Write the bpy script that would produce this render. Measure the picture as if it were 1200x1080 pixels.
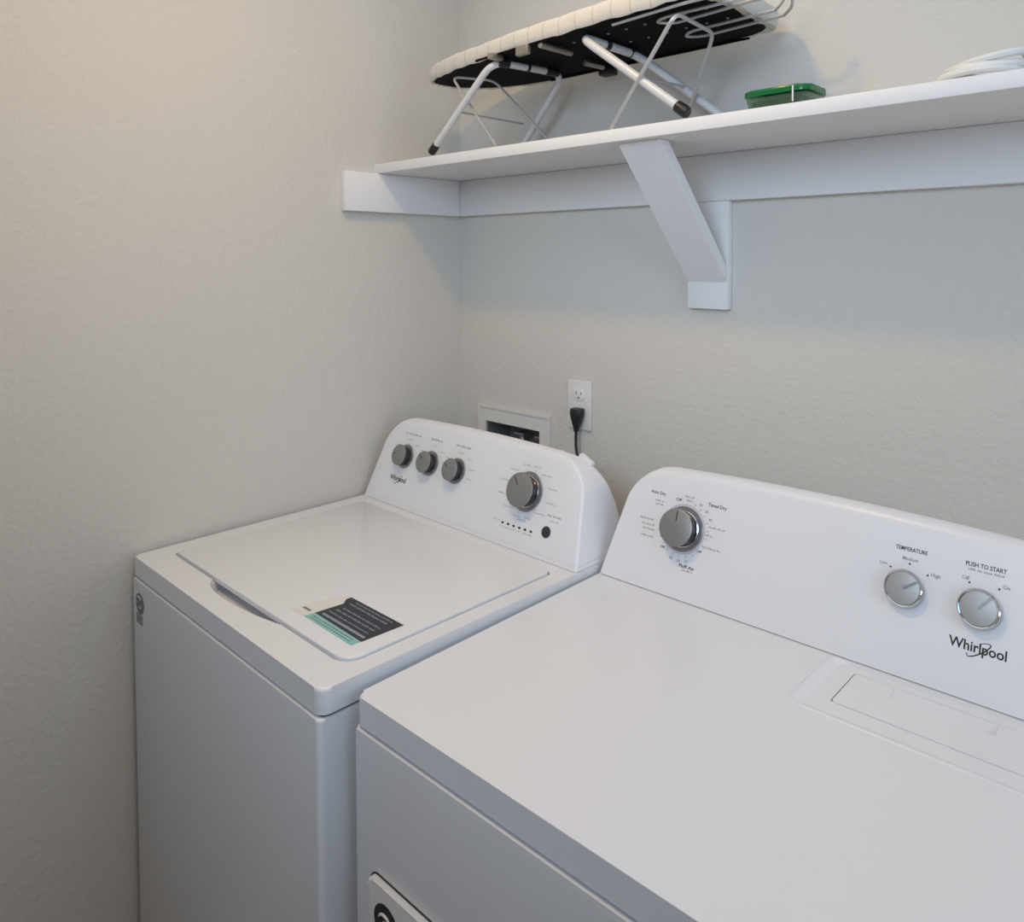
import bpy, bmesh, math, random
from mathutils import Vector, Matrix
random.seed(7)
S = bpy.context.scene
for o in list(bpy.data.objects): bpy.data.objects.remove(o)
C = S.collection
pi = math.pi

# ------------------------------------------------------------------ camera
def make_camera():
    f = 893.94; px, py = 603.35, 338.26
    yaw, pitch, roll = .7695, .0383, -.0013
    F = Vector((-math.sin(yaw)*math.cos(pitch), math.cos(yaw)*math.cos(pitch), -math.sin(pitch)))
    R = Vector((math.cos(yaw), math.sin(yaw), 0)); U = R.cross(F)
    R2 = R*math.cos(roll)+U*math.sin(roll); U2 = -R*math.sin(roll)+U*math.cos(roll)
    cam = bpy.data.objects.new('camera', bpy.data.cameras.new('camera')); C.objects.link(cam)
    m = Matrix((R2, U2, -F)).transposed().to_4x4(); m.translation = (1.5187, -1.3609, 1.4877)
    cam.matrix_world = m
    cam.data.sensor_width = 36; cam.data.sensor_fit = 'HORIZONTAL'
    cam.data.lens = f/1200*36
    cam.data.shift_x = (600-px)/1200; cam.data.shift_y = (py-540)/1200
    cam.data.clip_start = .02
    S.camera = cam
make_camera()

# ------------------------------------------------------------------ light, exposure
w = bpy.data.worlds.new('world'); S.world = w; w.use_nodes = True
w.node_tree.nodes['Background'].inputs[0].default_value = (.80, .88, 1, 1)
w.node_tree.nodes['Background'].inputs[1].default_value = .06
def area(name, loc, target, sx, sy, power, color, shape='RECTANGLE'):
    l = bpy.data.lights.new(name, 'AREA'); l.shape = shape; l.size = sx; l.size_y = sy
    l.energy = power; l.color = color
    o = bpy.data.objects.new(name, l); C.objects.link(o); o.location = loc
    d = Vector(target)-Vector(loc); o.rotation_euler = d.to_track_quat('-Z', 'Y').to_euler()
    return o
area('ceiling_lamp_light', (.72, -.86, 2.40), (.72, -.86, 0), .10, .10, 5.2, (1, .60, .14), 'DISK')
area('ceiling_bounce_light', (1.05, -.95, 2.42), (1.05, -.95, 0), 1.9, 1.6, 6.9, (.78, .86, 1))
fl = area('camera_side_fill', (1.3, -2.0, 2.0), (.6, 0, 1.45), .6, .6, 3.2, (.62, .78, 1))  # unseen fill added to lift the back wall and the shelf's shadow
fl.data.spread = math.radians(80)
area('right_fill', (2.33, -.7, 1.6), (0, -.4, 1.5), .7, .8, 6.2, (.32, .61, 1))  # added cool fill from the right; the wall has no window
area('low_right_fill', (2.33, -.4, 1.15), (0, -.1, 1.5), .5, .3, 3.3, (1, .86, .72))  # second added fill, warm and low, acting like bounced light
area('front_fill', (1.5, -2.1, 1.3), (.6, 0, 1.3), .8, .6, .4, (.98, 1, 1))  # weak fill added just inside the front wall's opening
S.view_settings.view_transform = 'Standard'; S.view_settings.look = 'None'
S.view_settings.gamma = 1; S.view_settings.use_curve_mapping = False
S.view_settings.exposure = .02

# ------------------------------------------------------------------ materials
def mat(name, color, rough=.5, metal=0., spec=.5, bump=None, noise=None, trans=0., alpha=1., coat=0.):
    m = bpy.data.materials.new(name); m.use_nodes = True; nt = m.node_tree; b = nt.nodes['Principled BSDF']
    b.inputs['Base Color'].default_value = (*color, 1); b.inputs['Roughness'].default_value = rough
    b.inputs['Metallic'].default_value = metal; b.inputs['Specular IOR Level'].default_value = spec
    b.inputs['Transmission Weight'].default_value = trans; b.inputs['Alpha'].default_value = alpha
    b.inputs['Coat Weight'].default_value = coat
    tc = nt.nodes.new('ShaderNodeTexCoord')
    if noise:   # (scale, amount): slight tone variation
        n = nt.nodes.new('ShaderNodeTexNoise'); n.inputs['Scale'].default_value = noise[0]; n.inputs['Detail'].default_value = 3
        nt.links.new(tc.outputs['Object'], n.inputs['Vector'])
        r = nt.nodes.new('ShaderNodeMapRange'); r.inputs['To Min'].default_value = 1-noise[1]; r.inputs['To Max'].default_value = 1+noise[1]
        nt.links.new(n.outputs['Fac'], r.inputs['Value'])
        mx = nt.nodes.new('ShaderNodeVectorMath'); mx.operation = 'SCALE'; mx.inputs[0].default_value = color
        nt.links.new(r.outputs[0], mx.inputs['Scale']); nt.links.new(mx.outputs[0], b.inputs['Base Color'])
    if bump:    # (scale, strength, distance)
        n = nt.nodes.new('ShaderNodeTexNoise'); n.inputs['Scale'].default_value = bump[0]; n.inputs['Detail'].default_value = 4
        n.inputs['Roughness'].default_value = .55
        nt.links.new(tc.outputs['Object'], n.inputs['Vector'])
        bp = nt.nodes.new('ShaderNodeBump'); bp.inputs['Strength'].default_value = bump[1]; bp.inputs['Distance'].default_value = bump[2]
        nt.links.new(n.outputs['Fac'], bp.inputs['Height']); nt.links.new(bp.outputs[0], b.inputs['Normal'])
    return m
M = {}
M['wall'] = mat('wall_paint', (.650, .628, .578), .75, spec=.25, bump=(75, .75, .0024), noise=(1.5, .015))
M['ceiling'] = mat('ceiling_paint', (.78, .78, .77), .8, bump=(90, .2, .002))
M['floor'] = mat('floor_vinyl', (.22, .19, .16), .5, noise=(6, .15))
M['trim'] = mat('trim_paint', (.80, .80, .80), .42, spec=.4, bump=(40, .05, .001))
M['enamel'] = mat('white_enamel', (.755, .755, .765), .26, spec=.45, bump=(220, .04, .0004))
M['enamel_shaded'] = mat('white_enamel_shaded', (.72, .722, .735), .3, spec=.4, bump=(200, .03, .0004))  # same enamel as the tops, made darker for the shaded fronts
M['console'] = mat('console_plastic', (.775, .777, .795), .32, spec=.45, noise=(8, .006))
M['gap'] = mat('dark_gap', (.05, .05, .055), .7, noise=(20, .1))
M['knobface'] = mat('knob_face', (.30, .30, .295), .42, metal=.6, noise=(60, .03))
M['lightface'] = mat('pale_knob_face', (.40, .40, .39), .4, metal=.5, noise=(60, .03))
M['knobside'] = mat('knob_side', (.02, .02, .022), .3, noise=(60, .03))
M['chrome'] = mat('chrome', (.62, .62, .63), .14, metal=1., noise=(30, .02))
M['ring'] = mat('grey_ring', (.30, .30, .31), .3, metal=.6, noise=(40, .03))
M['ink'] = mat('dark_ink', (.03, .03, .035), .5, noise=(100, .05))
M['greyink'] = mat('grey_ink', (.36, .36, .38), .6, noise=(100, .05))
M['paleink'] = mat('pale_ink', (.50, .50, .52), .6, noise=(100, .05))
M['black'] = mat('black_plastic', (.012, .012, .013), .4, noise=(50, .1))
M['underside'] = mat('black_steel_mesh', (.004, .004, .005), .8, spec=.12, bump=(260, .4, .001))
M['tube'] = mat('white_tube_paint', (.66, .67, .68), .3, noise=(30, .02))
M['wire'] = mat('grey_wire', (.52, .52, .52), .3, metal=.3, noise=(30, .02))
M['brass'] = mat('worn_metal', (.42, .38, .33), .35, metal=.8, noise=(30, .1))
M['plate'] = mat('outlet_plastic', (.74, .735, .72), .4, noise=(20, .01))
M['boxplate'] = mat('box_plastic', (.73, .71, .67), .45, noise=(20, .01))
M['boxin'] = mat('recess_plastic', (.16, .16, .16), .5, noise=(20, .05))
M['teal'] = mat('teal_label', (.25, .52, .49), .45, noise=(50, .03))
M['navy'] = mat('dark_label', (.022, .026, .035), .4, noise=(50, .05))
M['paper'] = mat('cream_label', (.73, .715, .67), .5, noise=(50, .02))
M['labeltext'] = mat('label_print', (.26, .30, .35), .5, noise=(200, .2))
M['badge_grey'] = mat('badge_grey', (.16, .16, .165), .4, noise=(80, .1))
M['green'] = mat('green_lid_plastic', (.012, .25, .065), .2, trans=.5, noise=(30, .1))
M['clear'] = mat('greenish_clear_plastic', (.45, .66, .48), .12, trans=.92, noise=(30, .05))
M['content'] = mat('dark_contents', (.035, .05, .03), .6, noise=(60, .4))
M['cord'] = mat('white_cord', (.74, .73, .69), .45, noise=(40, .02))

def cover_material():
    m = mat('cream_grid_cotton', (.80, .75, .65), .85, spec=.2, bump=(35, .5, .004))
    nt = m.node_tree; b = nt.nodes['Principled BSDF']; tc = [n for n in nt.nodes if n.type == 'TEX_COORD'][0]
    sx = nt.nodes.new('ShaderNodeSeparateXYZ'); nt.links.new(tc.outputs['Object'], sx.inputs[0])
    def line(out, period, width, off):
        a = nt.nodes.new('ShaderNodeMath'); a.operation = 'ADD'; a.inputs[1].default_value = off; nt.links.new(out, a.inputs[0])
        d = nt.nodes.new('ShaderNodeMath'); d.operation = 'DIVIDE'; d.inputs[1].default_value = period; nt.links.new(a.outputs[0], d.inputs[0])
        fr = nt.nodes.new('ShaderNodeMath'); fr.operation = 'FRACT'; nt.links.new(d.outputs[0], fr.inputs[0])
        lt = nt.nodes.new('ShaderNodeMath'); lt.operation = 'LESS_THAN'; lt.inputs[1].default_value = width/period; nt.links.new(fr.outputs[0], lt.inputs[0])
        return lt.outputs[0]
    a = line(sx.outputs[0], .041, .0022, 0.0); c = line(sx.outputs[1], .041, .0022, .01)
    sn = nt.nodes.new('ShaderNodeSeparateXYZ'); nt.links.new(tc.outputs['Normal'], sn.inputs[0])
    up = nt.nodes.new('ShaderNodeMath'); up.operation = 'GREATER_THAN'; up.inputs[1].default_value = .8; nt.links.new(sn.outputs[2], up.inputs[0])
    cm = nt.nodes.new('ShaderNodeMath'); cm.operation = 'MULTIPLY'; nt.links.new(c, cm.inputs[0]); nt.links.new(up.outputs[0], cm.inputs[1])
    m1 = nt.nodes.new('ShaderNodeMath'); m1.operation = 'MAXIMUM'; nt.links.new(a, m1.inputs[0]); nt.links.new(cm.outputs[0], m1.inputs[1])
    m3 = nt.nodes.new('ShaderNodeMath'); m3.operation = 'MULTIPLY'; m3.inputs[1].default_value = .55; nt.links.new(m1.outputs[0], m3.inputs[0])
    mx = nt.nodes.new('ShaderNodeMixRGB'); mx.inputs[1].default_value = (.67, .645, .585, 1); mx.inputs[2].default_value = (.36, .36, .33, 1)
    nt.links.new(m3.outputs[0], mx.inputs[0]); nt.links.new(mx.outputs[0], b.inputs['Base Color'])
    return m
M['cover'] = cover_material()

# ------------------------------------------------------------------ helpers
def smooth(me, ang=35):
    for p in me.polygons: p.use_smooth = True
    bm = bmesh.new(); bm.from_mesh(me)
    for e in bm.edges:
        if len(e.link_faces) == 2: e.smooth = e.calc_face_angle(0) < math.radians(ang)
    bm.to_mesh(me); bm.free()
def obj(name, bm, m, parent=None, sm=35):
    bmesh.ops.recalc_face_normals(bm, faces=bm.faces[:])
    me = bpy.data.meshes.new(name); bm.to_mesh(me); bm.free()
    if sm: smooth(me, sm)
    for k in (m if isinstance(m, (list, tuple)) else [m]): me.materials.append(M[k])
    o = bpy.data.objects.new(name, me); C.objects.link(o)
    if parent: o.parent = parent
    return o
def thing(name, label, cat, loc=(0, 0, 0), rz=0, group=None):
    o = bpy.data.objects.new(name, None); C.objects.link(o); o.location = loc; o.rotation_euler = (0, 0, rz)
    o.empty_display_size = .05; o['label'] = label; o['category'] = cat
    if group: o['group'] = group
    return o
def tag(o, label, cat, group=None):
    o['label'] = label; o['category'] = cat
    if group: o['group'] = group
    return o
def struct(o, label=None):
    o['kind'] = 'structure'
    if label: o['label'] = label
    return o
def box(bm, a, b, bevel=0, seg=2):
    """axis aligned box from corner a to corner b"""
    r = bmesh.ops.create_cube(bm, size=1)
    vs = r['verts']
    for v in vs: v.co = Vector([(a[i]+b[i])/2+v.co[i]*(b[i]-a[i]) for i in range(3)])
    if bevel:
        es = list({e for v in vs for e in v.link_edges})
        bmesh.ops.bevel(bm, geom=es, offset=bevel, segments=seg, profile=.5, affect='EDGES')
    return bm
def nb(): return bmesh.new()
def prism(bm, pts, z0, z1, M4=None, bevel=0, seg=2):
    """polygon (x,y) extruded z0..z1, optionally transformed; bevel rounds the top rim"""
    lo = [bm.verts.new((x, y, z0)) for x, y in pts]; hi = [bm.verts.new((x, y, z1)) for x, y in pts]
    n = len(pts); bm.faces.new(lo[::-1]); bm.faces.new(hi)
    for i in range(n): bm.faces.new((lo[i], lo[(i+1) % n], hi[(i+1) % n], hi[i]))
    if bevel:
        es = [e for e in bm.edges if e.verts[0] in hi and e.verts[1] in hi]
        r = bmesh.ops.bevel(bm, geom=es, offset=bevel, segments=seg, profile=.5, affect='EDGES')
    if M4 is not None: bmesh.ops.transform(bm, matrix=M4, verts=bm.verts[:])
    return bm
def rrect(x0, y0, x1, y1, r, n=6, rs=None):
    """rounded rectangle outline; rs = radii (bl, br, tr, tl)"""
    rs = rs or (r, r, r, r); out = []
    for (cx, cy, a0, rr) in ((x0, y0, pi, rs[0]), (x1, y0, 1.5*pi, rs[1]), (x1, y1, 0, rs[2]), (x0, y1, .5*pi, rs[3])):
        sx = 1 if cx == x0 else -1; sy = 1 if cy == y0 else -1
        for k in range(n+1):
            a = a0+k/n*pi/2
            out.append((cx+sx*rr+rr*math.cos(a), cy+sy*rr+rr*math.sin(a)))
    return out
def catmull(P, n=8, closed=False):
    P = [Vector(p) for p in P]; out = []; N = len(P)
    rng = range(N if closed else N-1)
    for i in rng:
        p0 = P[(i-1) % N] if closed or i > 0 else P[0]; p1 = P[i]; p2 = P[(i+1) % N]
        p3 = P[(i+2) % N] if closed or i+2 < N else P[-1]
        for k in range(n):
            t = k/n
            out.append(.5*((2*p1)+(-p0+p2)*t+(2*p0-5*p1+4*p2-p3)*t*t+(-p0+3*p1-3*p2+p3)*t**3))
    if not closed: out.append(P[-1])
    return out
def tube(bm, P, r, n=10, caps=True, closed=False):
    P = [Vector(p) for p in P]; rings = []; prev = None; N = len(P)
    for i, p in enumerate(P):
        a = P[(i-1) % N] if closed or i else P[0]; b = P[(i+1) % N] if closed or i < N-1 else P[-1]
        t = (b-a).normalized()
        if prev is None:
            u = t.orthogonal().normalized()
        else:
            u = (prev-t*prev.dot(t)).normalized()
        prev = u; v = t.cross(u)
        rr = r[i] if isinstance(r, (list, tuple)) else r
        rings.append([bm.verts.new(p+(u*math.cos(2*pi*k/n)+v*math.sin(2*pi*k/n))*rr) for k in range(n)])
    for i in range(N-1 if not closed else N):
        A, B = rings[i], rings[(i+1) % N]
        for k in range(n): bm.faces.new((A[k], A[(k+1) % n], B[(k+1) % n], B[k]))
    if caps and not closed:
        bm.faces.new(rings[0][::-1]); bm.faces.new(rings[-1])
    return bm
def round_poly(P, r, n=6):
    P = [Vector(p) for p in P]; outp = [P[0]]
    for a, b, c in zip(P, P[1:], P[2:]):
        d1 = (a-b); d2 = (c-b); q = min(r, d1.length*.45, d2.length*.45)
        s = b+d1.normalized()*q; e = b+d2.normalized()*q
        for k in range(n+1):
            t = k/n; outp.append((1-t)**2*s+2*t*(1-t)*b+t*t*e)
    outp.append(P[-1]); return outp
def lathe(bm, prof, n=40, M4=None):
    """profile [(r,z)] revolved about z"""
    rings = []; new = []
    for r, z in prof:
        if r < 1e-6: ring = [bm.verts.new((0, 0, z))]
        else: ring = [bm.verts.new((r*math.cos(2*pi*k/n), r*math.sin(2*pi*k/n), z)) for k in range(n)]
        rings.append(ring); new += ring
    for A, B in zip(rings, rings[1:]):
        for k in range(n):
            q = [A[k % len(A)], A[(k+1) % len(A)], B[(k+1) % len(B)], B[k % len(B)]]
            u = []
            for v in q:
                if v not in u: u.append(v)
            if len(u) > 2: bm.faces.new(u)
    if M4 is not None: bmesh.ops.transform(bm, matrix=M4, verts=new)
    return bm
def boolean(o, cutters, m=None):
    """bake difference of cutters (list of bmesh) out of object o"""
    tmp = []
    for cb in cutters:
        bmesh.ops.recalc_face_normals(cb, faces=cb.faces[:])
        me = bpy.data.meshes.new('cut'); cb.to_mesh(me); cb.free()
        c = bpy.data.objects.new('cut', me); C.objects.link(c); c.matrix_world = o.matrix_world.copy()
        c.parent = o.parent
        md = o.modifiers.new('b', 'BOOLEAN'); md.operation = 'DIFFERENCE'; md.object = c; md.solver = 'EXACT'
        tmp.append(c)
    bpy.context.view_layer.update()
    me = bpy.data.meshes.new_from_object(o.evaluated_get(bpy.context.evaluated_depsgraph_get()))
    o.modifiers.clear(); old = o.data; nm = old.name
    o.data = me; bpy.data.meshes.remove(old); me.name = nm
    for c in tmp: bpy.data.objects.remove(c)
    smooth(me, 35)
    b2 = bmesh.new(); b2.from_mesh(me)
    for f in b2.faces:
        if f.calc_area() > 2e-4:
            for e in f.edges:
                if len(e.link_faces) == 2 and e.calc_face_angle(0) > .02: e.smooth = False
    b2.to_mesh(me); b2.free()
    return o
def text_into(bm, s, M4, width=None, height=None, thick=.00025, center=(0, 0), sx=1, bold=.012):
    cu = bpy.data.curves.new('t', 'FONT'); cu.body = s; cu.size = 1; cu.resolution_u = 3; cu.offset = bold
    to = bpy.data.objects.new('t', cu); C.objects.link(to)
    bpy.context.view_layer.update()
    me = bpy.data.meshes.new_from_object(to.evaluated_get(bpy.context.evaluated_depsgraph_get()))
    bpy.data.objects.remove(to)
    xs = [v.co.x for v in me.vertices]; ys = [v.co.y for v in me.vertices]
    W = max(xs)-min(xs); H = .72
    kx = width/W if width else height/H*sx; ky = height/H if height else kx
    cx = (max(xs)+min(xs))/2; n0 = len(bm.verts)
    t = bmesh.new(); t.from_mesh(me)
    r = bmesh.ops.extrude_face_region(t, geom=t.faces[:])
    bmesh.ops.translate(t, verts=[g for g in r['geom'] if isinstance(g, bmesh.types.BMVert)], vec=(0, 0, 1))
    for v in t.verts: v.co = Vector(((v.co.x-cx)*kx+center[0], (v.co.y-H/2)*ky+center[1], v.co.z*thick))
    bmesh.ops.transform(t, matrix=M4, verts=t.verts[:])
    m2 = bpy.data.meshes.new('x'); t.to_mesh(m2); t.free(); bm.from_mesh(m2)
    bpy.data.meshes.remove(m2); bpy.data.meshes.remove(me)
def bar_into(bm, M4, cx, cy, w, h, thick=.0002, ang=0):
    r = bmesh.ops.create_cube(bm, size=1); vs = r['verts']
    T = M4 @ Matrix.Translation((cx, cy, thick/2)) @ Matrix.Rotation(ang, 4, 'Z') @ Matrix.Diagonal((w, h, thick, 1))
    bmesh.ops.transform(bm, matrix=T, verts=vs)
def words_into(bm, M4, cx, cy, w, h, ang=0, seed=0):
    """an illegible printed line: word-length dashes"""
    rr = random.Random(seed); x = -w/2; left = rr.randint(3, 7)
    while x < w/2-h*.2:
        if left == 0: left = rr.randint(3, 8); x += h*.45; continue
        L = h*rr.uniform(.28, .42); hh = h*rr.choice((.55, .55, .8))
        px = x+L/2; dy = (hh-h*.55)/2
        bar_into(bm, M4, cx+px*math.cos(ang)-dy*math.sin(ang), cy+px*math.sin(ang)+dy*math.cos(ang), L, hh, ang=ang); x += L+h*.16; left -= 1

# ------------------------------------------------------------------ room shell
RX, RY, RZ = 2.35, -2.2, 2.44
def wall_with_hole(name, hx0, hx1, hz0, hz1):
    bm = nb(); y0, y1 = 0, .12
    for a, b in (((-.12, y0, 0), (hx0, y1, RZ)), ((hx1, y0, 0), (RX+.12, y1, RZ)), ((hx0, y0, 0), (hx1, y1, hz0)), ((hx0, y0, hz1), (hx1, y1, RZ))):
        box(bm, a, b)
    return struct(obj(name, bm, 'wall', sm=0), 'greige orange-peel textured back wall behind the two machines')
BX0, BX1, BZ0, BZ1 = .0985, .290, .915, 1.0745
wall_with_hole('wall_back', BX0, BX1, BZ0, BZ1)
struct(obj('wall_left', box(nb(), (-.12, RY, 0), (0, 0, RZ)), 'wall', sm=0), 'greige orange-peel textured wall beside the washer')
struct(obj('wall_right', box(nb(), (RX, RY, 0), (RX+.12, 0, RZ)), 'wall', sm=0))
bm = nb(); box(bm, (-.12, RY-.12, 0), (.9, RY, RZ)); box(bm, (1.8, RY-.12, 0), (RX+.12, RY, RZ)); box(bm, (.9, RY-.12, 2.05), (1.8, RY, RZ))
struct(obj('wall_front', bm, 'wall', sm=0))
struct(obj('floor', box(nb(), (-.12, RY-.12, -.1), (RX+.12, .12, 0)), 'floor', sm=0))
struct(obj('ceiling', box(nb(), (-.12, RY-.12, RZ), (RX+.12, .12, RZ+.1)), 'ceiling', sm=0))
bm = nb(); box(bm, (.0, RY, 0), (.014, -.0001, .09), .003); struct(obj('baseboard_left', bm, 'trim'))

# ------------------------------------------------------------------ shelf
ZS, ZC, DS, LC, TS = 1.6928, 1.6009, .2781, .3696, .0222
shelf = thing('wall_shelf', 'long white painted wood shelf with cleats and one diagonal bracket', 'shelf', (0, 0, ZC))
def rel(a): return (a[0], a[1], a[2]-ZC)
def sbox(name, a, b, bev=.0015): return obj(name, box(nb(), rel(a), rel(b), bev), 'trim', shelf)
sbox('shelf_board', (.0005, -DS, ZS), (RX-.0005, -.0005, ZS+TS))
sbox('cleat', (.0005, -LC, ZC), (.019, -.0195, ZS-.0002))
sbox('cleat', (.0005, -.019, ZC), (RX-.0005, -.0005, ZS-.0002))
XB0, XB1, ZB = .7018, .7895, 1.390
br = sbox('bracket', (XB0, -.019, ZB), (XB1, -.0005, ZC-.0003))
bm = nb()   # diagonal brace: a board from the plate up to the shelf's front
prof = [(-.0195, 1.443), (-.256, ZS-.0003), (-.226, ZS-.0003), (-.0195, 1.474)]
vs0 = [bm.verts.new((XB0+.0005, y, z-ZC)) for y, z in prof]; vs1 = [bm.verts.new((XB1-.0005, y, z-ZC)) for y, z in prof]
bm.faces.new(vs0); bm.faces.new(vs1[::-1])
for i in range(4): bm.faces.new((vs0[i], vs0[(i+1) % 4], vs1[(i+1) % 4], vs1[i]))
bmesh.ops.bevel(bm, geom=bm.edges[:], offset=.0012, segments=2, affect='EDGES')
obj('brace', bm, 'trim', shelf)

# ------------------------------------------------------------------ appliance console
KF = .38; CF = 1/math.sqrt(1+KF*KF); SF = KF*CF
def face_matrix(y0, z0):
    """(x, s along the face, h out of the face) -> local appliance coordinates"""
    return Matrix(((1, 0, 0, 0), (0, SF, -CF, y0), (0, CF, SF, z0), (0, 0, 0, 1)))
def interp(t, z):
    for (a, va), (b, vb) in zip(t, t[1:]):
        if z <= b: return va+(vb-va)*max(0, (z-a))/(b-a)
    return t[-1][1]
def console(name, parent, W, y0, z0, H, ins, bow, ytab, Rc=.062):
    """slices of growing height; sides lean in by ins and round over at the corners with radius Rc"""
    bm = nb(); rows = []; rt = .013
    zs = [0, .002, .004, .008]+[H*k/24 for k in range(1, 17)]
    zs += [H-(H-H*16/24)*(1-math.sin(pi/2*k/18)) for k in range(1, 19)]
    for z in zs:
        side = ins*(z/H)
        if z > H-Rc:
            q = (z-(H-Rc))/Rc; side += Rc*(1-math.sqrt(max(0, 1-q*q)))*1.1
        yf = y0+KF*z
        if z > H-rt:
            q = (z-(H-rt))/rt; yf += rt*(1-math.sqrt(max(0, 1-q*q)))
        yr = y0+interp(ytab, z)
        if z > H-rt:
            q = (z-(H-rt))/rt; yr -= rt*.8*(1-math.sqrt(max(0, 1-q*q)))
        yr = max(yr, yf+.004)
        r = min(.0055, (yr-yf)*.45)
        x0, x1 = side, W-side
        nf = 24; row = []
        fr = [(x0+r+(x1-x0-2*r)*k/nf, yf) for k in range(nf+1)]
        corner = lambda cx, cy, a0: [(cx+r*math.cos(a0+pi/2*k/4), cy+r*math.sin(a0+pi/2*k/4)) for k in range(1, 4)]
        row += fr+corner(x1-r, yf+r, -pi/2)
        row += [(x1, yf+r), (x1, yr-r)]+corner(x1-r, yr-r, 0)
        row += [(x1-r-(x1-x0-2*r)*k/nf, yr) for k in range(nf+1)]+corner(x0+r, yr-r, pi/2)
        row += [(x0, yr-r), (x0, yf+r)]+corner(x0+r, yf+r, pi)
        vs = []
        for x, y in row:
            u = (x-W/2)/(W/2); dz = bow*(1-u*u)*(z/H)**2
            vs.append(bm.verts.new((x, y+KF*dz, z0+z+dz)))
        rows.append(vs)
    for A, B in zip(rows, rows[1:]):
        n = len(A)
        for k in range(n): bm.faces.new((A[k], A[(k+1) % n], B[(k+1) % n], B[k]))
    bm.faces.new(rows[0][::-1])
    # top cap: strips between front and back rows
    T = rows[-1]; n = len(T); i, j = 0, n-1
    nf = 24; front = T[:nf+1]; bi = nf+1+3+2+3; back = T[bi:bi+nf+1][::-1]
    for k in range(nf): bm.faces.new((front[k], front[k+1], back[k+1], back[k]))
    endr = [front[-1]]+T[nf+1:bi]+[back[-1]]; bm.faces.new(endr)
    endl = [back[0]]+T[bi+nf+1:]+[front[0]]; bm.faces.new(endl)
    return obj(name, bm, 'console', parent, sm=40)
def knob(parent, FM, x, s, rf, rb, h, pointer, ring=None, low=False, facemat='knobface', name='knob', hb=.003):
    """dial: knob (side) > knob_face, knob_ring, pointer"""
    T = FM @ Matrix.Translation((x, s, 0))
    if low:
        k = obj(name, lathe(nb(), [(0, .0003), (rf*.93, .0003), (rf*.95, h*.3), (rf*.97, h*.62), (0, h*.62)], 48, T), 'knobside', parent)
        obj('knob_rim', lathe(nb(), [(rf*.5, h*.6), (rf*.985, h*.6), (rf, h*.70), (rf, h*.82), (rf*.97, h*.97), (rf*.92, h*1.06), (rf*.87, h*1.0), (rf*.86, h*.85), (rf*.5, h*.85)], 48, T), 'chrome', k)
        obj('knob_face', lathe(nb(), [(0, h*.7), (rf*.855, h*.7), (rf*.855, h+.0002), (rf*.84, h+.0007), (rf*.80, h+.0009), (0, h+.0009)], 48, T), 'lightface', k, sm=20)
        top = h+.0009
    else:
        k = obj(name, lathe(nb(), [(0, hb), (rb*.72, hb), (rb*.74, hb+.002), (rf*.93, h*.75), (rf*.95, h-.001), (0, h-.001)], 48, T), 'knobside', parent)
        obj('knob_ring', lathe(nb(), [(0, .0003), (rb, .0003), (rb, hb*.5), (rb*.96, hb), (rb*.80, hb), (rb*.78, hb-.0008), (0, hb-.0008)], 48, T), 'ring', k)
        if ring:
            obj('trim_ring', lathe(nb(), [(rb*.80, hb), (rb*.80, hb+.0015), (rb*.76, hb+.002), (rb*.735, hb+.001), (rb*.735, hb)], 48, T), 'chrome', k)
        obj('knob_face', lathe(nb(), [(0, h-.001), (rf*.96, h-.001), (rf, h-.0002), (rf*.99, h+.001), (rf*.93, h+.0018), (0, h+.0022)], 48, T), facemat, k)
        top = h+.0022
    bm = nb(); L = rf*(.80 if low else .55)
    c = rf*(.42 if low else .60)
    wd = rf*(.13 if low else .045)
    bar_into(bm, T @ Matrix.Translation((0, 0, top-.0009)), c*math.cos(pointer), c*math.sin(pointer), L, wd, thick=.0021 if low else .0012, ang=pointer)
    obj('pointer', bm, 'knobside' if not low else 'ring', k)
    return k

def whirl_logo(bm, FM, cx, cy, width, capheight):
    text_into(bm, 'Whirlpool', FM, width=width, height=capheight, center=(cx, cy), bold=.018)
    # swoosh: an open loop running over the p and under i, r, l
    pts = [(.55, .91), (.63, 1.09), (.71, 1.12), (.72, .91), (.65, .42), (.56, -.01), (.45, -.39), (.365, -.56), (.326, -.38), (.34, -.23)]
    P = [(v.x, v.y, .0001) for v in catmull([(cx+(a-.5)*width, cy+(b-.5)*capheight, 0) for a, b in pts], 5)]
    q = len(P)
    rad = [width*.0125*(.4+.6*math.sin(pi*i/(q-1))) for i in range(q)]
    n0 = set(bm.verts)
    tube(bm, P, rad, 6)
    nv = [v for v in bm.verts if v not in n0]
    for v in nv: v.co.z = .00012+(.0001 if v.co.z > .0001 else -.0001)
    bmesh.ops.transform(bm, matrix=FM, verts=nv)

# ------------------------------------------------------------------ washer
XW, YW, AW, WW, ZW, PW = .0119, -.8419, -.0015, .6548, .93, .0351
YCW = .5173
washer = thing('washing_machine', 'white top-loading washer in the corner against the left wall', 'washer', (XW, YW, 0), AW)
DEPTH_W = .668
obj('body', prism(nb(), rrect(.0002, -.0030, WW-.0004, DEPTH_W-.003, 0, 5, (.007, .009, .01, .01)), .02, ZW-PW-.0042, None, .0040, 3), 'enamel_shaded', washer)
obj('seam', prism(nb(), rrect(.0045, .0045, WW-.0045, DEPTH_W-.007, .010, 6), ZW-PW-.006, ZW-PW+.001), 'gap', washer)
for fx in (.05, WW-.05):
    for fy in (.05, DEPTH_W-.06):
        obj('foot', lathe(nb(), [(0, 0), (.02, 0), (.02, .008), (.008, .012), (.008, .022), (0, .022)], 16, Matrix.Translation((fx, fy, 0))), 'black', washer)
top = obj('top_panel', prism(nb(), rrect(0, 0, WW, DEPTH_W, 0, 7, (.008, .016, .01, .01)), ZW-PW, ZW, None, .0048, 4), 'enamel', washer)
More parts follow.
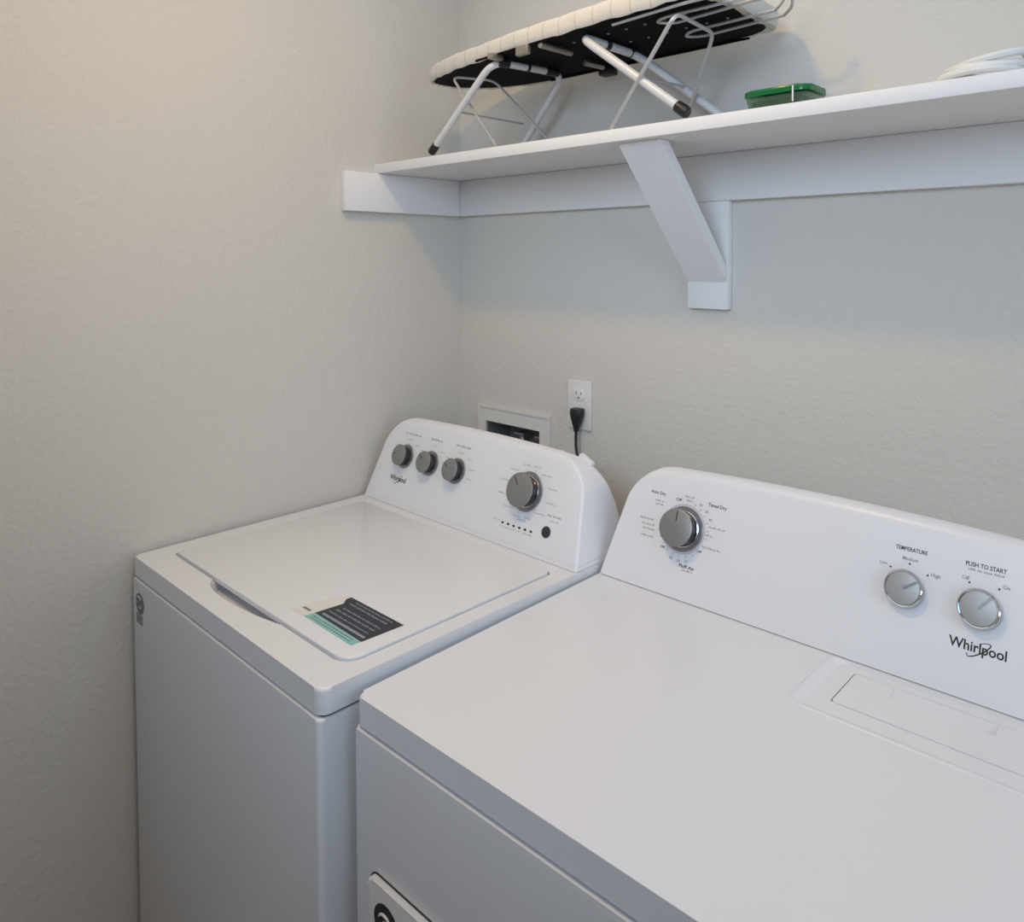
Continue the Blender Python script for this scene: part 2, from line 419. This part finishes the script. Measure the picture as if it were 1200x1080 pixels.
# lid well, finger pocket in front of the lid
lidp = rrect(.0475, .0605, .6215, .4850, 0, 8, (.012, .030, .012, .012))
well = prism(nb(), rrect(.0450, .0560, .6240, .4880, 0, 8, (.012, .032, .012, .012)), ZW-.0065, ZW+.01)
pk = catmull([(.205, .075), (.212, .056), (.232, .042), (.275, .0345), (.34, .0355), (.40, .0435), (.45, .0545), (.468, .060), (.47, .075)], 5)
pk = [(v[0], v[1]) for v in [tuple(p)+(0,) for p in [Vector((a.x, a.y)) for a in [Vector((q[0], q[1], 0)) for q in pk]]]]
pocket = nb()
lo = [pocket.verts.new((.34+(x-.34)*.96, .085+(y-.075)*.93, ZW-.016-.25*(y-.04))) for x, y in pk]; hi = [pocket.verts.new((x, y, ZW+.002)) for x, y in pk]
n = len(pk); pocket.faces.new(lo[::-1]); pocket.faces.new(hi)
for i in range(n): pocket.faces.new((lo[i], lo[(i+1) % n], hi[(i+1) % n], hi[i]))
boolean(top, [well, pocket])
obj('lid', prism(nb(), lidp, ZW-.0045, ZW+.0035, None, .0022, 3), 'enamel', washer)
bm = nb(); tube(bm, [(.045, .497, ZW-.0004), (.33, .499, ZW-.0004), (.625, .497, ZW-.0004)], .0022, 8); obj('hinge_ridge', bm, 'enamel', washer)
cw = console('control_console', washer, WW-.002, YCW, ZW+.0008, .180, .032, .009,
             [(0, .152), (.04, .150), (.066, .146), (.09, .141), (.113, .132), (.137, .121), (.155, .111), (.168, .102), (.18, .092)])
for v in cw.data.vertices: v.co.x += .001
# raised tab at the console's rear top, beside the cord
bm = nb(); box(bm, (.572, YCW+.100, ZW+.160), (.606, YCW+.112, ZW+.177), .002)
bmesh.ops.rotate(bm, cent=(.59, YCW+.11, ZW+.165), matrix=Matrix.Rotation(.45, 3, 'Y'), verts=bm.verts[:]); obj('rear_tab', bm, 'console', washer)
FW = face_matrix(YCW, ZW+.0008)
knob(washer, FW, .1125, .1115, .0235, .0275, .021, math.radians(172))
knob(washer, FW, .2005, .1115, .0235, .0275, .021, math.radians(135))
knob(washer, FW, .2885, .1115, .0235, .0275, .021, math.radians(150))
knob(washer, FW, .4980, .1115, .0335, .0390, .0245, math.radians(128), ring=True, name='cycle_knob')
bt = obj('start_button', lathe(nb(), [(0, .0002), (.0106, .0002), (.0106, .0012), (.0098, .002), (0, .0024)], 28, FW @ Matrix.Translation((.5666, .0500, 0))), 'ink', washer)
for k in range(6):
    obj('indicator_light', lathe(nb(), [(0, .0001), (.0034, .0001), (.003, .0009), (0, .001)], 14, FW @ Matrix.Translation((.454+k*.01518, .0420, 0)) @ Matrix.Diagonal((1, .62, 1, 1))), 'black', washer)
bm = nb()
words_into(bm, FW, .1205, .1632, .058, .0052, seed=1); words_into(bm, FW, .2043, .1634, .038, .0058, seed=2); words_into(bm, FW, .2926, .1637, .047, .0056, seed=3)
words_into(bm, FW, .578, .0805, .034, .0055, seed=4)
obj('heading_print', bm, 'greyink', cw, sm=0)
bm = nb()
for q, cx in enumerate((.1125, .2005, .2885)):
    for k, a in enumerate((145, 90, 50, 15, -15)):
        if q == 0 and k > 2 or q == 1 and k > 3: continue
        a = math.radians(a); words_into(bm, FW, cx+.0405*math.cos(a)+(.006 if math.cos(a) > .2 else 0), .1115+.0385*math.sin(a), .017, .0035, seed=10+q*7+k)
for k in range(12):
    a = math.radians(90-k*30-12); cx = .498+.053*math.cos(a)+.013*math.cos(a)**3; words_into(bm, FW, cx, .1115+.051*math.sin(a), .026 if abs(math.cos(a)) > .4 else .018, .004, seed=40+k)
    bar_into(bm, FW, .498+.0425*math.cos(a), .1115+.0425*math.sin(a), .0022, .0022)
words_into(bm, FW, .437, .0445, .022, .0035, seed=60); words_into(bm, FW, .50, .0565, .022, .0045, seed=61); words_into(bm, FW, .580, .0715, .022, .0035, seed=62)
for k in range(6): words_into(bm, FW, .454+k*.0152, .0345, .012, .0035, seed=70+k)
obj('dial_print', bm, 'paleink', cw, sm=0)
bm = nb(); whirl_logo(bm, FW, .1075, .0595, .058, .0115); obj('brand_print', bm, 'ink', cw, sm=0)
# sticker on the lid (world -> local, the washer is only turned by -0.0015 rad)
st = washer
LM = Matrix.Translation((0, 0, ZW+.0036))
def L(x, y): return (x-XW, y-YW)
sticker = obj('lid_sticker', prism(nb(), [L(*q) for q in [(.434, -.752), (.470, -.7505), (.4725, -.732), (.476, -.688), (.4665, -.672), (.467, -.661), (.456, -.660), (.436, -.725)]], 0, .0003, LM), 'paper', washer, sm=0)
obj('teal_band', prism(nb(), [L(*q) for q in [(.469, -.7505), (.473, -.733), (.6015, -.7355), (.6, -.7515)]], 0, .00035, LM), 'teal', sticker, sm=0)['label'] = 'teal strip along the sticker'
obj('dark_band', prism(nb(), [L(*q) for q in [(.473, -.7325), (.478, -.684), (.4675, -.672), (.4675, -.662), (.606, -.661), (.602, -.735)]], 0, .00035, LM), 'navy', sticker, sm=0)['label'] = 'dark panel of the sticker with pale lines of print'
bm = nb(); LT = LM @ Matrix.Translation((0, 0, .0004))
for k, (yy, xa, xb, hh) in enumerate([(-.669, .492, .588, .0035), (-.6775, .487, .588, .005), (-.6935, .492, .590, .004), (-.7035, .488, .588, .005), (-.7145, .484, .590, .0035)]):
    words_into(bm, LT, *L((xa+xb)/2, yy), xb-xa, hh, seed=80+k)
bar_into(bm, LT, *L(.54, -.7255), .112, .005)
obj('sticker_print', bm, 'labeltext', sticker, sm=0)
bm = nb(); words_into(bm, LT, *L(.535, -.7405), .11, .003, seed=90); words_into(bm, LT, *L(.535, -.746), .11, .0025, seed=91); bar_into(bm, LT, *L(.452, -.7345), .02, .005)
obj('sticker_mark', bm, 'ring', sticker, sm=0)
# round dark badge on the front panel
BM_ = Matrix(((1, 0, 0, .0365), (0, 0, -1, -.0031), (0, 1, 0, .850), (0, 0, 0, 1)))
bg = obj('front_badge', lathe(nb(), [(0, 0), (.0195, 0), (.0195, .0005), (0, .0005)], 32, BM_), 'badge_grey', washer)
bm = nb(); tube(bm, [(-.004+.011*math.cos(a), .003+.010*math.sin(a), .0006) for a in [math.radians(30+12*k) for k in range(16)]], .0013, 6)
tube(bm, [(.002+.007*math.cos(a), -.002+.006*math.sin(a), .0006) for a in [math.radians(-150+12*k) for k in range(14)]], .0011, 6)
bmesh.ops.transform(bm, matrix=BM_, verts=bm.verts[:]); obj('badge_swirl', bm, 'paleink', bg)
bm = nb(); bar_into(bm, BM_, -.003, -.030, .030, .019); obj('badge_caption', bm, 'ring', bg, sm=0)

# ------------------------------------------------------------------ dryer
XD, YD, AD, WD, ZD, PD = .6827, -.801, .0157, .745, .9158, .0375
YCD = .5309; DEPTH_D = .690
dryer = thing('clothes_dryer', 'wide white clothes dryer standing beside the washer, nearer the camera', 'dryer', (XD, YD, 0), AD)
obj('body', prism(nb(), rrect(.0008, -.0032, WD-.0012, DEPTH_D-.003, 0, 5, (.006, .006, .01, .01)), .02, ZD-PD-.0046, None, .0046, 3), 'enamel_shaded', dryer)
obj('seam', prism(nb(), rrect(.0045, .0045, WD-.0045, DEPTH_D-.007, .010, 6), ZD-PD-.006, ZD-PD+.001), 'gap', dryer)
for fx in (.05, WD-.05):
    for fy in (.05, DEPTH_D-.06):
        obj('foot', lathe(nb(), [(0, 0), (.02, 0), (.02, .008), (.008, .012), (.008, .022), (0, .022)], 16, Matrix.Translation((fx, fy, 0))), 'black', dryer)
dtop = obj('top_panel', prism(nb(), rrect(0, 0, WD, DEPTH_D, 0, 7, (.013, .013, .01, .01)), ZD-PD, ZD, None, .0052, 4), 'enamel', dryer)
def slope_cut(a, b, depth):
    """a = top rectangle, b = bottom rectangle (x0,y0,x1,y1)"""
    c = nb(); T = rrect(*a, .012, 4); B = rrect(*b, .012, 4)
    T2 = rrect(a[0]-(b[0]-a[0])*.5, a[1]-(b[1]-a[1])*.5, a[2]+(a[2]-b[2])*.5, a[3]+(a[3]-b[3])*.5, .012, 4)
    lo = [c.verts.new((x, y, ZD-depth)) for x, y in B]; hi = [c.verts.new((x, y, ZD+depth*.5)) for x, y in T2]
    n = len(T); c.faces.new(lo[::-1]); c.faces.new(hi)
    for i in range(n): c.faces.new((lo[i], lo[(i+1) % n], hi[(i+1) % n], hi[i]))
    return c
lint = (.4600, .4210, .7200, .5100)
boolean(dtop, [slope_cut((.422, .378, .741, .5285), (.434, .392, .733, .527), .0050),
               prism(nb(), rrect(lint[0]-.0014, lint[1]-.0014, lint[2]+.0014, lint[3]+.0014, .005, 4), ZD-.0115, ZD+.01)])
ll = obj('lint_lid', prism(nb(), rrect(*lint, .005, 4), ZD-.011, ZD-.0042, None, .001, 2), 'enamel', dryer)
grip = nb(); 
for (x0, x1) in ((.512, .634),):
    zt_ = ZD-.0042
    g = [(x0, .480, zt_+.002), (x1, .480, zt_+.002), (x1, .508, zt_+.002), (x0, .508, zt_+.002), (x0+.001, .480, zt_-.0075), (x1-.001, .480, zt_-.0075), (x1-.001, .508, zt_-.0003), (x0+.001, .508, zt_-.0003)]
    v = [grip.verts.new(p) for p in g]
    for f in ((0, 1, 2, 3), (4, 7, 6, 5), (0, 4, 5, 1), (1, 5, 6, 2), (2, 6, 7, 3), (3, 7, 4, 0)): grip.faces.new([v[i] for i in f])
boolean(ll, [grip])
bm = nb(); tube(bm, round_poly([(.4205, .5200, ZD-.0020), (.4205, .3765, ZD-.0020), (.7390, .3765, ZD-.0020)], .02), .0033, 16); obj('rim_bead', bm, 'enamel', dryer)
cd = console('control_console', dryer, WD, YCD, ZD+.0015, .190, .036, .012,
             [(0, .152), (.04, .150), (.07, .147), (.095, .142), (.12, .133), (.145, .121), (.165, .110), (.178, .102), (.19, .096)], Rc=.062)
FD = face_matrix(YCD, ZD+.0015)
knob(dryer, FD, .1500, .1135, .0312, .0385, .027, math.radians(91), ring=True, name='cycle_knob')
bm = nb(); lathe(bm, [(.0405, .0002), (.0418, .0002), (.0418, .0006), (.0405, .0006)], 48, FD @ Matrix.Translation((.1500, .1135, 0))); obj('dial_outline', bm, 'paleink', cd)
knob(dryer, FD, .5042, .1150, .0257, .0257, .0125, math.radians(35), low=True, name='temperature_knob')
knob(dryer, FD, .5965, .1150, .0257, .0257, .0125, math.radians(52), low=True, name='start_knob')
bm = nb()
text_into(bm, 'TEMPERATURE', FD, width=.0415, height=.0056, center=(.5065, .1692))
text_into(bm, 'PUSH TO START', FD, width=.0475, height=.0058, center=(.5984, .1695))
text_into(bm, 'Auto Dry', FD, width=.030, height=.0056, center=(.0893, .1640))
text_into(bm, 'Timed Dry', FD, width=.034, height=.0056, center=(.2050, .1642))
text_into(bm, 'Fluff Air', FD, width=.029, height=.0056, center=(.1695, .0548))
text_into(bm, 'Off', FD, width=.0110, height=.0048, center=(.1318, .1603))
for x, s in ((.4820, .1395), (.5063, .1495), (.5304, .1402), (.5810, .1452), (.6156, .1457)):
    bar_into(bm, FD, x, s, .0024, .0024, ang=.785)
text_into(bm, 'Off', FD, width=.0085, height=.0040, center=(.118, .0760)); text_into(bm, 'Off', FD, width=.0085, height=.0040, center=(.187, .0850))
obj('heading_print', bm, 'ink', cd, sm=0)
bm = nb()
text_into(bm, 'Low', FD, width=.0100, height=.0050, center=(.4725, .1433))
text_into(bm, 'Medium', FD, width=.0205, height=.0048, center=(.5066, .1562))
text_into(bm, 'High', FD, width=.0120, height=.0050, center=(.5405, .1425))
text_into(bm, 'Off', FD, width=.0090, height=.0050, center=(.5763, .1505))
text_into(bm, 'On', FD, width=.0080, height=.0050, center=(.6235, .1500))
words_into(bm, FD, .5990, .1622, .041, .0040, seed=100)
obj('option_print', bm, 'greyink', cd, sm=0)
bm = nb()
for k, (x, s, w_) in enumerate([(.095, .1500, .018), (.095, .1440, .016), (.0762, .1150, .026), (.0815, .1060, .026), (.0835, .0985, .024), (.0830, .0865, .024), (.2110, .1275, .030), (.1990, .1135, .014), (.2075, .0935, .032), (.152, .1680, .018), (.153, .1620, .012), (.1715, .0480, .020)]):
    words_into(bm, FD, x, s, w_, .0040, seed=110+k)
for k in range(17):
    a = math.radians(72-k*16)
    if k == 7: continue
    bar_into(bm, FD, .15+.0455*math.cos(a), .1135+.0455*math.sin(a), .0042, .0011, ang=a)
for k, a in enumerate((62, 46, 30, -72, -88, -104)):
    a = math.radians(a); text_into(bm, ('60', '50', '40', '20', '30', '40')[k], FD, width=.0062, height=.0042, center=(.15+.0535*math.cos(a), .1135+.0525*math.sin(a)))
obj('dial_print', bm, 'greyink', cd, sm=0)
bm = nb(); whirl_logo(bm, FD, .5975, .0668, .0665, .0128); obj('brand_print', bm, 'ink', cd, sm=0)
# door on the front, its upper left corner in view
door = obj('door', prism(nb(), rrect(.038, .16, WD-.038, .7010, .012, 6), 0, .0095, Matrix(((1, 0, 0, 0), (0, 0, -1, -.0030), (0, 1, 0, 0), (0, 0, 0, 1))), .0045, 4), 'enamel_shaded', dryer)
obj('door_gap', prism(nb(), rrect(.0345, .157, WD-.0345, .7045, .018, 6), 0, .0006, Matrix(((1, 0, 0, 0), (0, 0, -1, -.0030), (0, 1, 0, 0), (0, 0, 0, 1)))), 'gap', dryer)
BD_ = Matrix(((1, 0, 0, .0790), (0, 0, -1, -.0126), (0, 1, 0, .6590), (0, 0, 0, 1)))
bg = obj('door_badge', lathe(nb(), [(0, 0), (.0240, 0), (.0240, .0005), (0, .0005)], 40, BD_), 'black', dryer)
bg['label'] = 'round black badge with a pale swirl'
bm = nb(); tube(bm, [(-.002+.0135*math.cos(a), -.002+.0125*math.sin(a), .0006) for a in [math.radians(20+11*k) for k in range(14)]], [.0006+.0015*math.sin(pi*k/13) for k in range(14)], 6)
tube(bm, [(.000+.0075*math.cos(a), -.005+.007*math.sin(a), .0006) for a in [math.radians(-10+12*k) for k in range(16)]], [.0006+.001*math.sin(pi*k/15) for k in range(16)], 6)
bmesh.ops.transform(bm, matrix=BD_, verts=bm.verts[:]); obj('badge_swirl', bm, 'plate', bg)

# ------------------------------------------------------------------ washer outlet box in the wall
wb = thing('washer_outlet_box', 'recessed white plumbing box in the wall behind the washer console', 'outlet box', (.1995, 0, 1.01))
bm = nb(); fx0, fx1, fz0, fz1 = .0745-.1995, .3240-.1995, .885-1.01, 1.113-1.01
ix0, ix1, iz0, iz1 = BX0-.1995+.002, BX1-.1995-.002, BZ0-1.01+.002, BZ1-1.01-.002
for a, b in (((fx0, -.006, fz0), (ix0, -.0004, fz1)), ((ix1, -.006, fz0), (fx1, -.0004, fz1)), ((ix0, -.006, fz0), (ix1, -.0004, iz0)), ((ix0, -.006, iz1), (ix1, -.0004, fz1))): box(bm, a, b)
bmesh.ops.remove_doubles(bm, verts=bm.verts[:], dist=1e-5)
obj('frame', bm, 'boxplate', wb)
bm = nb()   # raised outer lip
for a, b in (((fx0, -.009, fz0), (fx0+.006, -.006, fz1)), ((fx1-.006, -.009, fz0), (fx1, -.006, fz1)), ((fx0+.006, -.009, fz1-.006), (fx1-.006, -.006, fz1))): box(bm, a, b)
obj('lip', bm, 'boxplate', wb)
bm = nb(); t = .0015
for a, b in (((ix0, -.0004, iz0), (ix0+t, .085, iz1)), ((ix1-t, -.0004, iz0), (ix1, .085, iz1)), ((ix0+t, -.0004, iz0), (ix1-t, .085, iz0+t)), ((ix0+t, -.0004, iz1-t), (ix1-t, .085, iz1)), ((ix0+t, .083, iz0+t), (ix1-t, .085, iz1-t))): box(bm, a, b)
obj('recess', bm, 'boxin', wb)
for x in (-.015, .055):
    v = obj('valve', lathe(nb(), [(0, -.09), (.012, -.09), (.012, .012), (.009, .018), (.009, .030), (0, .030)], 16, Matrix.Translation((x, .045, -.0)) ), 'brass', wb)
    bm = nb(); box(bm, (x-.018, .028, .030), (x+.018, .062, .038), .003); obj('valve_handle', bm, 'ring', v)

# ------------------------------------------------------------------ power outlet, plug and cord
ol = thing('power_outlet', 'white duplex power outlet on the back wall', 'outlet', (.4112, 0, 1.1530))
obj('cover_plate', box(nb(), (-.0340, -.0055, -.0565), (.0340, -.0004, .0565), .0018, 3), 'plate', ol)
for sz in (.0245, -.0205):
    T = Matrix(((1, 0, 0, 0), (0, 0, -1, -.0052), (0, 1, 0, sz), (0, 0, 0, 1)))
    f = obj('receptacle', prism(nb(), rrect(-.0165, -.0140, .0165, .0140, .011, 6), 0, .0022, T, .0007, 2), 'plate', ol)
    bm = nb(); bar_into(bm, T @ Matrix.Translation((0, 0, .0022)), -.0065, .003, .0017, .0075); bar_into(bm, T @ Matrix.Translation((0, 0, .0022)), .0065, .003, .0017, .0065)
    lathe(bm, [(0, 0), (.0024, 0), (.0024, .0002), (0, .0002)], 12, T @ Matrix.Translation((0, -.0075, .0022)))
    obj('slots', bm, 'ink', f, sm=0)
T = Matrix(((1, 0, 0, 0), (0, 0, -1, -.0052), (0, 1, 0, .002), (0, 0, 0, 1)))
obj('screw', lathe(nb(), [(0, 0), (.003, 0), (.0026, .001), (0, .0012)], 12, T), 'plate', ol)
WINV = (Matrix.Translation((XW, YW, 0)) @ Matrix.Rotation(AW, 4, 'Z')).inverted()
def P3(x, y, z): return WINV @ Vector((x, y, z))
bm = nb()   # flat plug body narrowing down to the strain relief
for (zz, hw, hy0, hy1) in ((0, 0, 0, 0),): pass
secs = [(1.148, .0135, -.0085, -.026), (1.147, .0155, -.0080, -.030), (1.142, .0165, -.0080, -.032), (1.132, .0160, -.0080, -.032), (1.122, .0125, -.0100, -.031), (1.112, .0090, -.0130, -.030), (1.104, .0065, -.0160, -.029), (1.096, .0050, -.0180, -.028)]
rings = []
for zz, hw, ya, yb in secs:
    cy, hy = (ya+yb)/2, (ya-yb)/2
    rings.append([bm.verts.new(P3(.417+hw*math.copysign(abs(math.cos(a))**.6, math.cos(a)), cy+hy*math.copysign(abs(math.sin(a))**.6, math.sin(a)), zz)) for a in [2*pi*k/20 for k in range(20)]])
bm.faces.new(rings[0]); bm.faces.new(rings[-1][::-1])
for A, B in zip(rings, rings[1:]):
    for k in range(20): bm.faces.new((A[k], A[(k+1) % 20], B[(k+1) % 20], B[k]))
plugbm = bm
bm = nb(); tube(bm, [P3(*q) for q in catmull([(.417, -.023, 1.100), (.417, -.024, 1.080), (.421, -.028, 1.060), (.430, -.034, 1.040), (.438, -.042, 1.015), (.440, -.060, .98), (.440, -.075, .90), (.440, -.060, .70), (.430, -.050, .40)], 8)], .0034, 10)
pc = obj('power_cord', bm, 'black', washer); obj('plug', plugbm, 'black', pc, sm=50)
pc['label'] = 'black power cord with a moulded plug in the wall outlet'

# ------------------------------------------------------------------ tabletop ironing board
ZSH = ZS+TS
ib = thing('ironing_board', 'folding tabletop ironing board with cream grid cover on the shelf', 'ironing board', (.52, -.17, ZSH))
O = Vector((.52, -.17, ZSH))
def Q(x, y, z): return Vector((x, y, z))-O
ZU = 1.897
out = [(.128, -.190), (.140, -.219), (.18, -.240), (.25, -.259), (.34, -.272), (.46, -.288), (.60, -.301), (.72, -.308), (.82, -.312), (.872, -.310), (.902, -.298), (.911, -.265), (.913, -.180), (.910, -.085), (.897, -.048), (.86, -.034), (.76, -.026), (.60, -.022), (.45, -.022), (.33, -.028), (.25, -.045), (.185, -.078), (.147, -.118), (.130, -.158)]
out = [(v.x, v.y) for v in catmull([(x, y, 0) for x, y in out], 6, True)]
def inset(pts, dist):
    """dist(x,y) inward offset of a ccw outline"""
    n = len(pts); r = []
    for i, (x, y) in enumerate(pts):
        a = Vector(pts[i-1]); b = Vector(pts[(i+1) % n]); t = (b-a).normalized(); nr = Vector((-t.y, t.x))
        d = dist(x, y) if callable(dist) else dist
        r.append((x+nr.x*d, y+nr.y*d))
    return r
rr = random.Random(3); wob = [0]*len(out)
for i in range(len(out)): wob[i] = .0012*math.sin(i*1.7)+.0010*math.sin(i*.63+1)
def dr(k): return lambda x, y: k+(.012*min(1, max(0, (x-.85)/.05)) if k > .009 else 0)
layers = [(.0105, ZU+.0015), (.0085, ZU-.0005), (.004, ZU-.0015), (.0005, ZU+.003), (-.001, ZU+.010), (-.001, ZU+.020), (.001, ZU+.0275), (.006, ZU+.0325), (.016, ZU+.0345), (.05, ZU+.035)]
bm = nb(); rows = []
for d, z in layers:
    pts = inset(out, dr(d)) if d > .009 and z < ZU+.01 else inset(out, d)
    rows.append([bm.verts.new(Q(x, y, z+wob[i]*(1 if z < ZU+.03 else .5))) for i, (x, y) in enumerate(pts)])
for A, B in zip(rows, rows[1:]):
    n = len(A)
    for k in range(n): bm.faces.new((A[k], A[(k+1) % n], B[(k+1) % n], B[k]))
bm.faces.new(rows[-1])
obj('fabric_cover', bm, 'cover', ib, sm=60)
und = inset(out, lambda x, y: .0095+.011*min(1, max(0, (x-.85)/.04)))
bm = nb(); prism(bm, [(Q(x, y, 0).x, Q(x, y, 0).y) for x, y in und], ZU+.0005-ZSH, ZU+.008-ZSH)
obj('board_panel', bm, 'underside', ib, sm=0)
for y in (-.30, -.038):   # pressed steel rim strips along the underside
    bm = nb(); tube(bm, [Q(.36, y*.93 if y < -.1 else y-.006, ZU-.002), Q(.60, y*.985 if y < -.1 else y-.004, ZU-.002), Q(.84, y, ZU-.002)], .0025, 6); obj('rim_strip', bm, 'underside', ib)
ZL = ZU-.010
def leg(foot_f, top_f, top_r, foot_r, rad):
    path = round_poly([Q(*foot_f), Q(*top_f), Q(*top_r), Q(*foot_r)], .035)
    l = obj('leg', tube(nb(), path, rad, 12), 'tube', ib)
    for f, tp in ((foot_f, top_f), (foot_r, top_r)):
        a = Q(*f); d = (Q(*tp)-a).normalized(); bm = nb()
        tube(bm, [a-d*.001, a+d*.002, a+d*.012, a+d*.024, a+d*.026], [rad*.9, rad*1.25, rad*1.32, rad*1.25, rad*1.0], 12)
        o = obj('rubber_foot', bm, 'black', l)
    return l
fz = ZSH+.0105
leg((.195, -.262, fz), (.405, -.275, ZL), (.436, -.090, ZL), (.262, -.060, fz), .0072)
leg((.848, -.262, fz), (.640, -.285, ZL), (.640, -.108, ZL), (.835, -.060, fz), .0080)
def wireU(pts, r, name='brace_wire', rd=.02, m='wire'): 
    return obj(name, tube(nb(), round_poly([Q(*p) for p in pts], rd), r, 8), m, ib)
fw = ZSH+.0042
wireU([(.692, -.262, fw), (.848, -.300, ZL-.008), (.836, -.160, ZL-.008), (.700, -.050, fw)], .0036)
wireU([(.402, -.262, fw), (.248, -.246, ZL), (.290, -.158, ZL), (.400, -.050, fw)], .0028)
wireU([(.748, -.274, 1.800), (.735, -.080, 1.815)], .0026, 'spreader_wire')
wireU([(.300, -.268, 1.800), (.300, -.075, 1.800)], .0022, 'spreader_wire')
# sliding iron rest: two long wire loops that end in an upright ring
zr = ZU-.006
wireU([(.715, -.289, zr), (.865, -.300, zr), (.925, -.296, zr)], .0028, 'iron_rest_rail')
wireU([(.960, -.255, zr), (.800, -.262, zr), (.775, -.248, zr), (.795, -.222, zr), (.965, -.236, zr)], .0028, 'iron_rest_rail')
wireU([(.950, -.166, zr), (.790, -.162, zr), (.765, -.140, zr), (.790, -.120, zr), (.950, -.132, zr)], .0028, 'iron_rest_rail')
ring = [(.950, -.166, zr), (.962, -.165, ZU+.006), (.966, -.160, ZU+.024), (.966, -.150, ZU+.031), (.966, -.139, ZU+.024), (.963, -.133, ZU+.006), (.950, -.132, zr)]
obj('iron_rest_hook', tube(nb(), catmull([Q(*p) for p in ring], 5), .0026, 8), 'brass', ib)
# hinge hardware
bm = nb(); box(bm, Q(.415, -.300, ZU-.012), Q(.430, -.268, ZU-.001), .002); obj('hinge_bracket', bm, 'brass', ib)
bm = nb(); box(bm, Q(.490, -.298, ZU-.020), Q(.522, -.286, ZU-.001), .003); obj('hinge_bracket', bm, 'brass', ib)
bm = nb(); tube(bm, [Q(.548, -.290, ZU-.008), Q(.552, -.204, ZU-.008)], .0058, 10); obj('latch_bar', bm, 'brass', ib)
bm = nb(); tube(bm, [Q(.525, -.130, ZU-.008), Q(.535, -.080, ZU-.010)], .0055, 10); obj('latch_bar', bm, 'brass', ib)
bm = nb(); box(bm, Q(.505, -.060, ZU-.020), Q(.540, -.034, ZU-.001), .004); obj('hinge_block', bm, 'black', ib)
for y0_, y1_ in ((-.262, -.236), (-.190, -.184), (-.140, -.108)):   # black clamps that hold the leg's cross bar
    x_ = .405+(y0_+.275)/.185*.031; x2_ = .405+(y1_+.275)/.185*.031
    obj('leg_clamp', tube(nb(), [Q(x_, y0_, ZL), Q(x2_, y1_, ZL)], .0088, 10), 'black', ib)
for y0_, y1_ in ((-.212, -.200), (-.135, -.118)):
    obj('leg_clamp', tube(nb(), [Q(.640, y0_, ZL), Q(.640, y1_, ZL)], .0094, 10), 'black', ib)
for q_ in range(16):   # press marks and rivets of the steel panel
    obj('rivet', lathe(nb(), [(0, .0004), (.003, .0004), (.0022, -.0008), (0, -.001)], 10, Matrix.Translation(Q(.585+.04*(q_ % 8), -.235+.07*(q_//8), ZU))), 'ring', ib)

# ------------------------------------------------------------------ green-lidded container
gc = thing('plastic_container', 'small plastic container with translucent green lid on the shelf', 'container', (.982, -.196, ZSH+.0003))
hw, hd, hh = .053, .040, .036
def tub(bm, w0, d0, w1, d1, z0, z1, r, thick=None):
    A = [bm.verts.new((x, y, z0)) for x, y in rrect(-w0, -d0, w0, d0, r, 5)]; B = [bm.verts.new((x, y, z1)) for x, y in rrect(-w1, -d1, w1, d1, r, 5)]
    n = len(A); bm.faces.new(A[::-1])
    for i in range(n): bm.faces.new((A[i], A[(i+1) % n], B[(i+1) % n], B[i]))
    if thick:
        a = [bm.verts.new((x, y, z1)) for x, y in rrect(-w1+thick, -d1+thick, w1-thick, d1-thick, r-thick*.5, 5)]; b = [bm.verts.new((x, y, z0+thick)) for x, y in rrect(-w0+thick, -d0+thick, w0-thick, d0-thick, r-thick*.5, 5)]
        for i in range(n): bm.faces.new((B[i], B[(i+1) % n], a[(i+1) % n], a[i])); bm.faces.new((a[i], a[(i+1) % n], b[(i+1) % n], b[i]))
        bm.faces.new(b)
    else: bm.faces.new(B)
tb = nb(); tub(tb, .046, .033, .050, .037, 0, .024, .010, .0015); obj('tub', tb, 'clear', gc)
tb = nb(); tub(tb, .0415, .0285, .043, .030, .0018, .0195, .008); obj('contents', tb, 'content', gc)
obj('lid', prism(nb(), rrect(-hw, -hd, hw, hd, .014, 6), .0265, hh, None, .0035, 3), 'green', gc)
obj('clip', box(nb(), (.030, -hd-.0025, .010), (.0325, -hd-.0003, hh-.002), .0008), 'plate', gc)

# ------------------------------------------------------------------ coil of white cord at the shelf's right
cc = thing('cord_coil', 'coil of thick white cord lying on the shelf beyond the green-lidded container', 'cord', (1.262, -.20, ZSH+.0003))
rr = random.Random(5); P = []
turns = 3
for k in range(turns*28):
    a = 2*pi*k/28; tt = k/(turns*28)
    P.append(((.050-.014*tt)*math.cos(a)-.014+.020*tt, (.042-.010*tt)*math.sin(a), .0062+.027*tt+.0035*math.cos(a*1.3+.5)*min(1, 3*tt)))
obj('cord_loops', tube(nb(), P, .0054, 8), 'cord', cc)
bm = nb(); tube(bm, catmull([P[-1], (.044, .008, .032), (.062, -.010, .020), (.082, -.026, .0090), (.120, -.033, .0068)], 6), .0062, 8); obj('cord_end', bm, 'cord', cc)

for o in bpy.data.objects:   # fine printed marks are too small to pick apart singly
    if o.name.split('.')[0] in ('dial_print', 'heading_print', 'option_print', 'sticker_print', 'sticker_mark'): o['kind'] = 'stuff'
